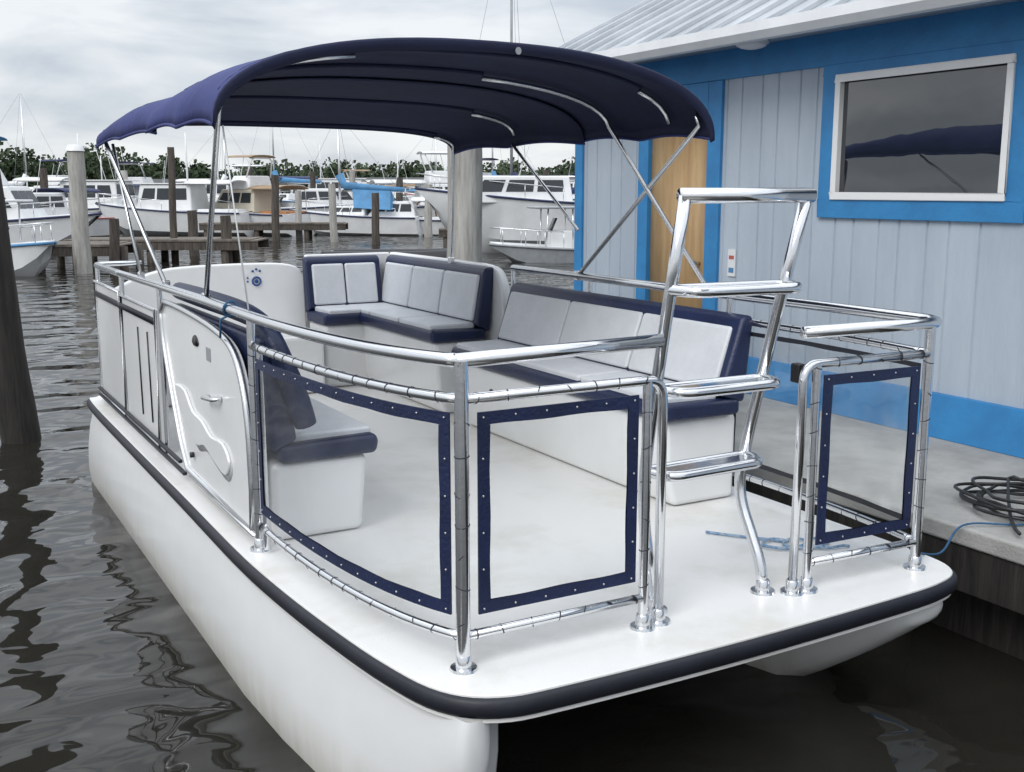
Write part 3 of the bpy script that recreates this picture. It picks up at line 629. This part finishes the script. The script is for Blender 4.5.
def panel(pathf,z0,z1,lab,border=.045,sides=(.05,.05),snaps=True):
    pts=[V(p) for p in pathf]; L=sum((b-a).length for a,b in zip(pts[:-1],pts[1:]))
    def at(d):
        acc=0
        for a,b in zip(pts[:-1],pts[1:]):
            l=(b-a).length
            if d<=acc+l+1e-9: return a+(b-a)*((d-acc)/l),(b-a).normalized()
            acc+=l
        return pts[-1],(pts[-1]-pts[-2]).normalized()
    d0=sides[0]; d1=L-sides[1]
    w=part('windscreen',rail,lab)
    N=18
    ds=[d0+(d1-d0)*i/N for i in range(N+1)]
    gl=MB(); gl.grid([[V((at(d)[0].x,at(d)[0].y,z)) for d in ds] for z in (z0+border*.5,z1-border*.5)])
    mk('clear_sheet',gl,M['clear'],parent=w,off=BOFF)
    fr=MB(); th=.004
    wob=lambda u,v: .0018*math.sin(u*19+v*5)
    def P(d,z,o): p,t=at(d); nn=V((t.y,-t.x,0)); q=p+nn*o; return V((q.x,q.y,z))
    zs=[z0+border+(z1-z0-2*border)*i/8 for i in range(9)]
    for o in (-th,th):
        fr.grid([[P(d,z0,o) for d in ds],[P(d,z0+border+wob(d,0),o) for d in ds]]); fr.grid([[P(d,z1-border+wob(d,1),o) for d in ds],[P(d,z1,o) for d in ds]])
        fr.grid([[P(d0,z,o),P(d0+border+wob(z,2),z,o)] for z in zs]); fr.grid([[P(d1-border+wob(z,3),z,o),P(d1,z,o)] for z in zs])
    for z in (z0,z1): fr.grid([[P(d,z,o) for d in ds] for o in(-th,th)])
    for d in (d0,d1): fr.grid([[P(d,z,o) for z in(z0,z1)] for o in(-th,th)])
    mk('border',fr,M['navy'] if snaps else M['rub'],parent=w,off=BOFF,smooth=False)
    if not snaps: return
    sn=MB()
    k=int((d1-d0)/.12)
    for i in range(k+1):
        d=d0+.02+(d1-d0-.04)*i/k
        for z in (z0+.018,z1-.018):
            for o in (-.005,.005): sn.ball(P(d,z,o),.0045,8,4)
    k=int((z1-z0)/.14)
    for i in range(1,k):
        z=z0+.03+(z1-z0-.06)*i/k
        for d in (d0+.018,d1-.018):
            for o in (-.005,.005): sn.ball(P(d,z,o),.0045,8,4)
    mk('snap_fasteners',sn,M['snap'],parent=w,off=BOFF,kind='stuff')
panel(lcurve(0,24),.87,1.585,'curved clear windscreen with navy border')
panel([V((A_[0],A_[1],0)),V((B1[0],B1[1],0))],.87,1.585,'flat clear windscreen with navy border',sides=(.06,.04))
panel([V((C1[0],C1[1],0)),V((Dp[0],Dp[1],0))],.87,1.585,'flat clear windscreen with navy border',sides=(.04,.05))
panel(rcurve(0,24),.87,1.585,'curved clear windscreen with thin dark edging',border=.022,snaps=False)

# --- ladder -------------------------------------------------------
lad=part('boarding_ladder',label='tall polished steel boarding ladder with three tube steps')
mb=MB(); mb.tube(fillet([(1.175,.34,DZ+.02),(1.165,.42,1.05),(1.16,.40,1.3),(1.165,.30,1.85),(1.175,.22,2.30)],.15),.024,seg=14); bk('stringer',mb,M['chrome'],lad)
mb=MB(); mb.tube(fillet([(1.685,.28,DZ+.02),(1.685,.30,.80),(1.685,.46,1.08),(1.685,.41,1.3),(1.69,.27,1.85),(1.70,.15,2.30)],.12),.024,seg=14); bk('stringer',mb,M['chrome'],lad)
mb=MB(); mb.tube([(1.155,.225,2.30),(1.725,.145,2.30)],.028,seg=14); bk('top_bar',mb,M['chrome'],lad)
for x,y in((1.175,.34),(1.685,.28)): 
    mb=MB(); footat(mb,x,y,1.05); bk('foot',mb,M['chrome'],lad,angle=50)
for z,yl,yr in ((1.955,.285,.245),(1.57,.352,.342),(1.235,.405,.42)):
    mb=MB()
    mb.tube([(1.165,yl,z),(1.69,yr,z)],.021,seg=12)
    mb.tube(fillet([(1.165,yl,z-.0),(1.19,yl-.13,z),(1.665,yr-.13,z),(1.69,yr,z)],.07),.022,seg=12)
    mb.box((1.2,min(yl,yr)-.11,z+.006),(1.66,min(yl,yr)+.0,z+.012))
    bk('step',mb,M['chrome'],lad,angle=50)

# --- side wall panels (left) -------------------------------------
def sm2(pts,k=5): return [(p.x,p.y) for p in smoothpath([(a,b,0) for a,b in pts],k)]
def sidepanel(poly,x,name,lab,th=.03,edge=.011):
    mb=MB(); mb.prism([V((x,y,z)) for y,z in poly],[V((x+th,y,z)) for y,z in poly])
    o=bk(name,mb,M['gel'],bevel=.008,bseg=2,label=lab)
    mb=MB(); mb.tube([V((x-.004,y,z)) for y,z in poly],edge,seg=10,closed=True); mk('panel_edging',mb,M['alu'],parent=o,off=BOFF)
    return o
poly=[(1.92,.74)]+sm2([(1.90,.95),(1.92,1.25),(2.0,1.46),(2.16,1.59),(2.5,1.645),(3.1,1.675),(3.56,1.68)],5)+sm2([(3.66,1.62),(3.62,1.42),(3.46,1.12),(3.32,.90),(3.18,.76)],5)
p1=sidepanel(poly,.03,'side_panel','white moulded side panel with curved edge',edge=.017)
p2=sidepanel([(3.92,.74),(3.85,1.60),(4.95,1.60),(4.95,.74)],.03,'side_gate','white side gate with slim slots')
p3=sidepanel([(5.02,.74),(5.02,1.62),(6.05,1.62),(6.05,.74)],.03,'side_panel','white rear side panel')
for y in (4.1,4.4):
    mb=MB(); mb.tube([(.028,y,.86),(.028,y+.02,1.44)],.007,seg=8); mk('slot',mb,M['black'],parent=p2,off=BOFF)
mb=MB(); mb.box((.018,3.88,1.51),(.027,6.05,1.55)); bk('stripe',mb,M['rub'])
mb=MB(); mb.box((.000,3.3,.77),(.024,6.05,.79)); bk('rub_strip',mb,M['rub'],bevel=.006)
mb=MB(); mb.box((.000,3.2,.72),(.024,6.05,.74)); bk('rub_strip',mb,M['rub'],bevel=.006)
mb=MB(); ov=[(2.86+.06*math.cos(a)-.012*math.sin(2*a),1.535+.03*math.sin(a)) for a in [i*math.pi/10 for i in range(20)]]
mb.prism([(.024,y,z) for y,z in ov],[(.0298,y,z) for y,z in ov]); mk('cutout',mb,M['black'],parent=p1,off=BOFF)
mb=MB(); mb.box((.026,2.56,1.46),(.0295,2.64,1.53)); mk('badge',mb,M['bgrey'],parent=p1,off=BOFF,bevel=.002)
mb=MB(); mb.tube(fillet([(.028,2.38,1.30),(-.015,2.40,1.295),(-.015,2.60,1.275),(.028,2.62,1.27)],.03),.012,seg=8); mk('handle',mb,M['alu'],parent=p1,off=BOFF)
sp_=sm2([(3.34,1.20),(3.12,1.20),(2.96,1.11),(2.76,1.09),(2.58,1.04),(2.36,1.05),(2.24,.98),(2.32,.89),(2.54,.92),(2.72,.96),(2.90,.93),(3.06,1.00),(3.22,1.05),(3.34,1.16)],3)
mb=MB(); mb.prism([(.027,y,z) for y,z in sp_],[(.0298,y,z) for y,z in sp_]); mk('recess_shade',mb,M['recess_shade'],parent=p1,off=BOFF)  # flat grey sheet, shadow of the moulded step painted in as colour
mb=MB(); sp2=[(y+.02,z+.028) for y,z in sp_]
mb.prism([(.014,y,z) for y,z in sp2],[(.0298,y,z) for y,z in sp2]); mk('moulded_step',mb,M['gel'],parent=p1,off=BOFF,bevel=.008)
mb=MB(); mb.tube([(.005,3.02,.88),(.024,3.02,.88)],.016,seg=14); mk('latch',mb,M['black'],parent=p1,off=BOFF)
mb=MB(); mb.tube([(.02,1.86,.74),(.02,3.1,.74)],.014,seg=8); bk('toe_rail',mb,M['alu'])

mb=MB(); mb.prism([(2.575,y,z) for y,z in ((RY,.72),(RY,1.6),(3.95,1.62),(3.95,.72))],[(2.60,y,z) for y,z in ((RY,.72),(RY,1.6),(3.95,1.62),(3.95,.72))]); bk('side_panel',mb,M['gel'],bevel=.008)
gp_=[(4.00,.70)]+sm2([(3.98,1.2),(4.0,1.5),(4.06,1.68),(4.2,1.76),(4.6,1.775),(5.3,1.775),(6.10,1.775)],4)+[(6.12,.70)]
mb=MB(); mb.prism([(2.53,y,z) for y,z in gp_],[(2.61,y,z) for y,z in gp_]); bk('side_panel',mb,M['gel'],bevel=.022,label='white moulded side panel with rounded end')
mb=MB(); rp=[(.10,.70),(.10,1.52)]+sm2([(.3,1.62),(.6,1.70),(1.2,1.72),(1.6,1.70),(1.72,1.6)])+[(1.74,.70)]
mb.prism([(x,6.02,z) for x,z in rp],[(x,6.10,z) for x,z in rp]); bp_=bk('rear_panel',mb,M['gel'],bevel=.02)
mb=MB(); mb.box((1.745,6.05,.70),(2.525,6.11,1.775)); bk('rear_panel',mb,M['gel'],bevel=.015)
mb=MB(); cx,cz=1.30,1.57
mb.tube([(cx+.034*math.cos(a),6.015,cz+.034*math.sin(a)) for a in [i*math.pi/12 for i in range(24)]],.008,seg=6,closed=True)
mb.tube([(cx,6.012,cz),(cx,6.018,cz)],.016,seg=12)
for x,z in ((-.03,.085),(.03,.085),(0,.10)): mb.tube([(cx+x,6.012,cz+z),(cx+x,6.018,cz+z)],.010,seg=8)
for x,z in ((-.075,.0),(-.075,.03)): mb.tube([(cx+x,6.012,cz+z),(cx+x,6.018,cz+z)],.008,seg=8)
mk('emblem',mb,M['emb'],parent=bp_,off=BOFF)
mb=MB(); mb.box((.12,5.45,.685),(1.68,6.01,1.16)); bk('locker',mb,M['gel'],bevel=.04)

# --- benches ------------------------------------------------------
def bench(mapf,s0,s1,zc,zt,nsec,lab,depth=.56,bt=.05,bm=.10,band=.06,endb=.045,inset=.03,kick=.06):
    b=part('bench',label=lab)
    def pr(profile,a,c): 
        m=MB(); m.prism([mapf(d,a,z) for d,z in profile],[mapf(d,c,z) for d,z in profile]); return m
    mk('base',pr([(.03,DZ+.002),(depth-.05-kick,DZ+.002),(depth-.06,DZ+.14),(depth-.04,zc-.11),(.03,zc-.11)],s0+inset,s1-.03),M['gel'],parent=b,off=BOFF,bevel=.035,bseg=4)
    mk('seat_cushion',pr([(.06,zc-.108),(depth,zc-.108),(depth+.01,zc-.05),(depth,zc-.01),(.06,zc-.02)],s0,s1),M['navy'],parent=b,off=BOFF,bevel=.028,bseg=4)
    mk('backrest',pr([(.03,zc-.05),(bm+.05,zc+.0),(bt+.03,zt-.03),(bt,zt),(-.01,zt),(-.01,zt-.06)],s0,s1),M['navy'],parent=b,off=BOFF,bevel=.028,bseg=4)
    L=(s1-s0)
    for i in range(nsec):
        a=s0+endb+(L-2*endb)*i/nsec+.006; c=s0+endb+(L-2*endb)*(i+1)/nsec-.006
        q=MB(); pf=[(bm+.03,zc-.03),(depth-.012,zc-.03),(depth-.008,zc+.018),(bm+.03,zc+.022)]
        q.prism([mapf(d,a,z) for d,z in pf],[mapf(d,c,z) for d,z in pf]); mk('seat_pad',q,M['greyv'],parent=b,off=BOFF,bevel=.018,bseg=3)
        q=MB(); pf=[(bm+.01,zc+.03),(bm+.065,zc+.03),(bt+.055,zt-band),(bt-.0,zt-band)]
        q.prism([mapf(d,a,z) for d,z in pf],[mapf(d,c,z) for d,z in pf]); mk('back_pad',q,M['greyv'],parent=b,off=BOFF,bevel=.018,bseg=3)
    return b
bench(lambda d,s,z:V((.09+d,s,z)),1.86,3.65,1.17,1.66,2,'navy and grey side bench with white base',depth=.55,bt=.06,bm=.10,band=.07,endb=.05,kick=.02)
bench(lambda d,s,z:V((2.555-d,s,z)),1.36,3.80,1.26,1.675,3,'long navy and grey side bench with white base',depth=.55,bm=.15,inset=.06)
bench(lambda d,s,z:V((2.53-d,s,z)),4.14,5.98,1.33,1.76,3,'navy and grey corner bench along the side',depth=.51)
bench(lambda d,s,z:V((s,6.02-d,z)),1.70,2.38,1.33,1.76,2,'navy and grey corner bench along the stern',depth=.50)
mb=MB(); mb.tube(smoothpath([(.13,3.62,1.735),(.125,3.0,1.74),(.125,2.4,1.74),(.13,2.05,1.72),(.14,1.88,1.66),(.18,1.83,1.53),(.23,1.82,1.38),(.27,1.83,1.25)],6),lambda t:.050+.004*math.sin(t*9),seg=14)
bk('rail_bolster',mb,M['navy'],label='navy padded roll along the rail')
mb=MB(); mb.tube([(2.05,3.3,.98),(2.08,3.3,.98)],.04,seg=16); bk('drain_cap',mb,M['black'])
mb=MB(); mb.tube([V((.045+.035*math.cos(a),2.2+.01*math.sin(2*a),ZT-.0+.035*math.sin(a))) for a in [i*2*math.pi/16 for i in range(16)]]+[V((.0,2.22,ZT-.05)),V((-.0,2.24,ZT-.14))],.006,seg=6)
bk('tie_rope',mb,M['rope'])
mb=MB(); pts=[(2.12+.09*math.cos(i*.7)+i*.010,.70+.06*math.sin(i*.7)-i*.005,DZ+.012+.002*(i%3)) for i in range(26)]
mb.tube(smoothpath([(1.98,1.0,DZ+.01),(2.05,.9,DZ+.01)]+pts+[(2.42,.5,DZ+.01)],4),.007,seg=6)
mk('coiled_rope',mb,M['wrope'],off=(2.1,.75,DZ),label='small pale and blue dock line lying on white deck',cat='rope')
mb=MB(); mb.box((1.80,.25,1.55),(1.84,.30,1.63)); bk('latch_box',mb,M['black'],bevel=.008)

# --- canopy -------------------------------------------------------
CX=1.275
FRONT=[(1.83,3.025,2.60),(2.5,3.04,2.62),(3.20,2.955,2.63)]
REAR=[(3.08,2.950,2.62),(4.1,2.905,2.63),(4.95,2.80,2.61)]
def bowz(bows,y):
    for (a,ca,ea),(b,cb,eb) in zip(bows[:-1],bows[1:]):
        if y<=b+1e-6:
            t=(y-a)/(b-a); return ca+(cb-ca)*t,ea+(eb-ea)*t,t
    return bows[-1][1],bows[-1][2],1
def canopt(bows,HW,y,phi,inset=0.0):
    if bows is FRONT: nn=2.35
    else: nn=2.4+.9*min(1,max(0,(y-3.08)/1.0))
    ex=2/nn
    c,e_,t=bowz(bows,y); sag=math.sin(math.pi*min(max(t,0),1))
    cs,sn=math.cos(phi),max(0,math.sin(phi))
    side=abs(cs)**4
    x=CX-(HW-inset)*math.copysign(abs(cs)**ex,cs)+math.copysign(1,cs)*.02*sag*side
    z=e_+(c-e_-inset)*(sn**ex)-.010*sag*(1-side)+.025*sag*side
    return V((x,y,z))
def canopy(bows,HW,lab,front_lip=.055,rear_lip=.035):
    can=part('canopy',label=lab); y0=bows[0][0]; y1=bows[-1][0]; NY=28
    rows=[[canopt(bows,HW,y0+(y1-y0)*i/NY,math.pi*k/40) for k in range(41)] for i in range(NY+1)]
    def lip(r,dy,dz): return [V((CX+(p.x-CX)*.99,p.y+dy,max(p.z-dz,2.575))) for p in r]
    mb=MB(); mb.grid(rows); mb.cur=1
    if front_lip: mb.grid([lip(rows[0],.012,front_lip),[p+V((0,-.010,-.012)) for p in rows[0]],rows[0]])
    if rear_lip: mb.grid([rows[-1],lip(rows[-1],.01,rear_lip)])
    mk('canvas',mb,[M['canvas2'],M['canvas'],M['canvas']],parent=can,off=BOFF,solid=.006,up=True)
    for ph in (0,math.pi):
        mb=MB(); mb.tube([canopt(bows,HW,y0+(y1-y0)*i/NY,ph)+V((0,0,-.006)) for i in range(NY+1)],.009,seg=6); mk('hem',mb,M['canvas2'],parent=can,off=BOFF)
    return can
cA=canopy(FRONT,1.37,'dark navy canvas front canopy over curved bows',.055,0)
cB=canopy(REAR,1.345,'navy canvas rear canopy lower than the front',0,.03)
mb=MB(); q=V((1.40,1.815,2.985)); 
sh=[(.016*math.cos(a),.018*math.sin(a)) for a in [i*math.pi/8 for i in range(16)]]
mb.prism([(q.x+a,q.y,q.z+b) for a,b in sh],[(q.x+a,q.y+.004,q.z+b) for a,b in sh]); mk('emblem',mb,M['bgrey'],parent=cA,off=BOFF,smooth=False)
fr=part('canopy_frame',label='curved aluminium tube canopy frame')
def bow(bows,HW,y,legL,legR,shown=(7,17),inset=.03,r=.0135,left=True):
    K=24
    arc=[canopt(bows,HW,y,math.pi*(k/K),inset)+V((0,0,-.010)) for k in range(0,K+1)]
    a,b=shown
    rl_=[V(q) for q in legL]+arc[(1 if legL else 2):a+1]
    rr_=arc[b:K]+[V(q) for q in legR]
    if left and len(rl_)>2: mb=MB(); mb.tube(rl_,r,seg=10); bk('bow',mb,M['alu'],fr)
    mb=MB(); mb.tube(rr_,r,seg=10); bk('bow',mb,M['alu'],fr)
    arc2=[canopt(bows,HW,y,math.pi*(k/K),.012) for k in range(0,K+1)]
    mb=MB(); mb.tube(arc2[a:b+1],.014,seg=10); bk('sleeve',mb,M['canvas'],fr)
bow(FRONT,1.37,1.90,[(.055,2.70,ZT)],[(2.56,3.05,ZT)],shown=(2,22))
bow(FRONT,1.37,2.15,[],[],shown=(9,19))
bow(FRONT,1.37,2.75,[],[(2.56,1.72,ZT)],shown=(3,14))
bow(REAR,1.345,3.9,[],[],shown=(2,17),left=False)
bow(REAR,1.345,4.88,[(.055,3.62,ZT)],[(2.50,4.78,ZT)],shown=(2,19))
for a,b in (((.02,4.85,2.62),(.055,4.35,ZT)),((2.58,3.95,2.64),(2.56,3.05,ZT+.3))):
    mb=MB(); mb.tube([a,b],.011,seg=8); bk('brace',mb,M['alu'],fr)
for p in ((.055,2.70,ZT),(2.56,3.05,ZT),(2.56,1.72,ZT),(.055,3.62,ZT),(2.5,4.78,ZT),(.055,4.35,ZT)):
    mb=MB(); mb.box((p[0]-.02,p[1]-.025,p[2]-.028),(p[0]+.02,p[1]+.025,p[2]+.035)); bk('bracket',mb,M['alu'],fr,bevel=.008)
mb=MB(); mb.tube([(-.02,1.95,2.6),(.045,1.90,1.79)],.004,seg=5); bk('strap',mb,M['bwhite'],fr)
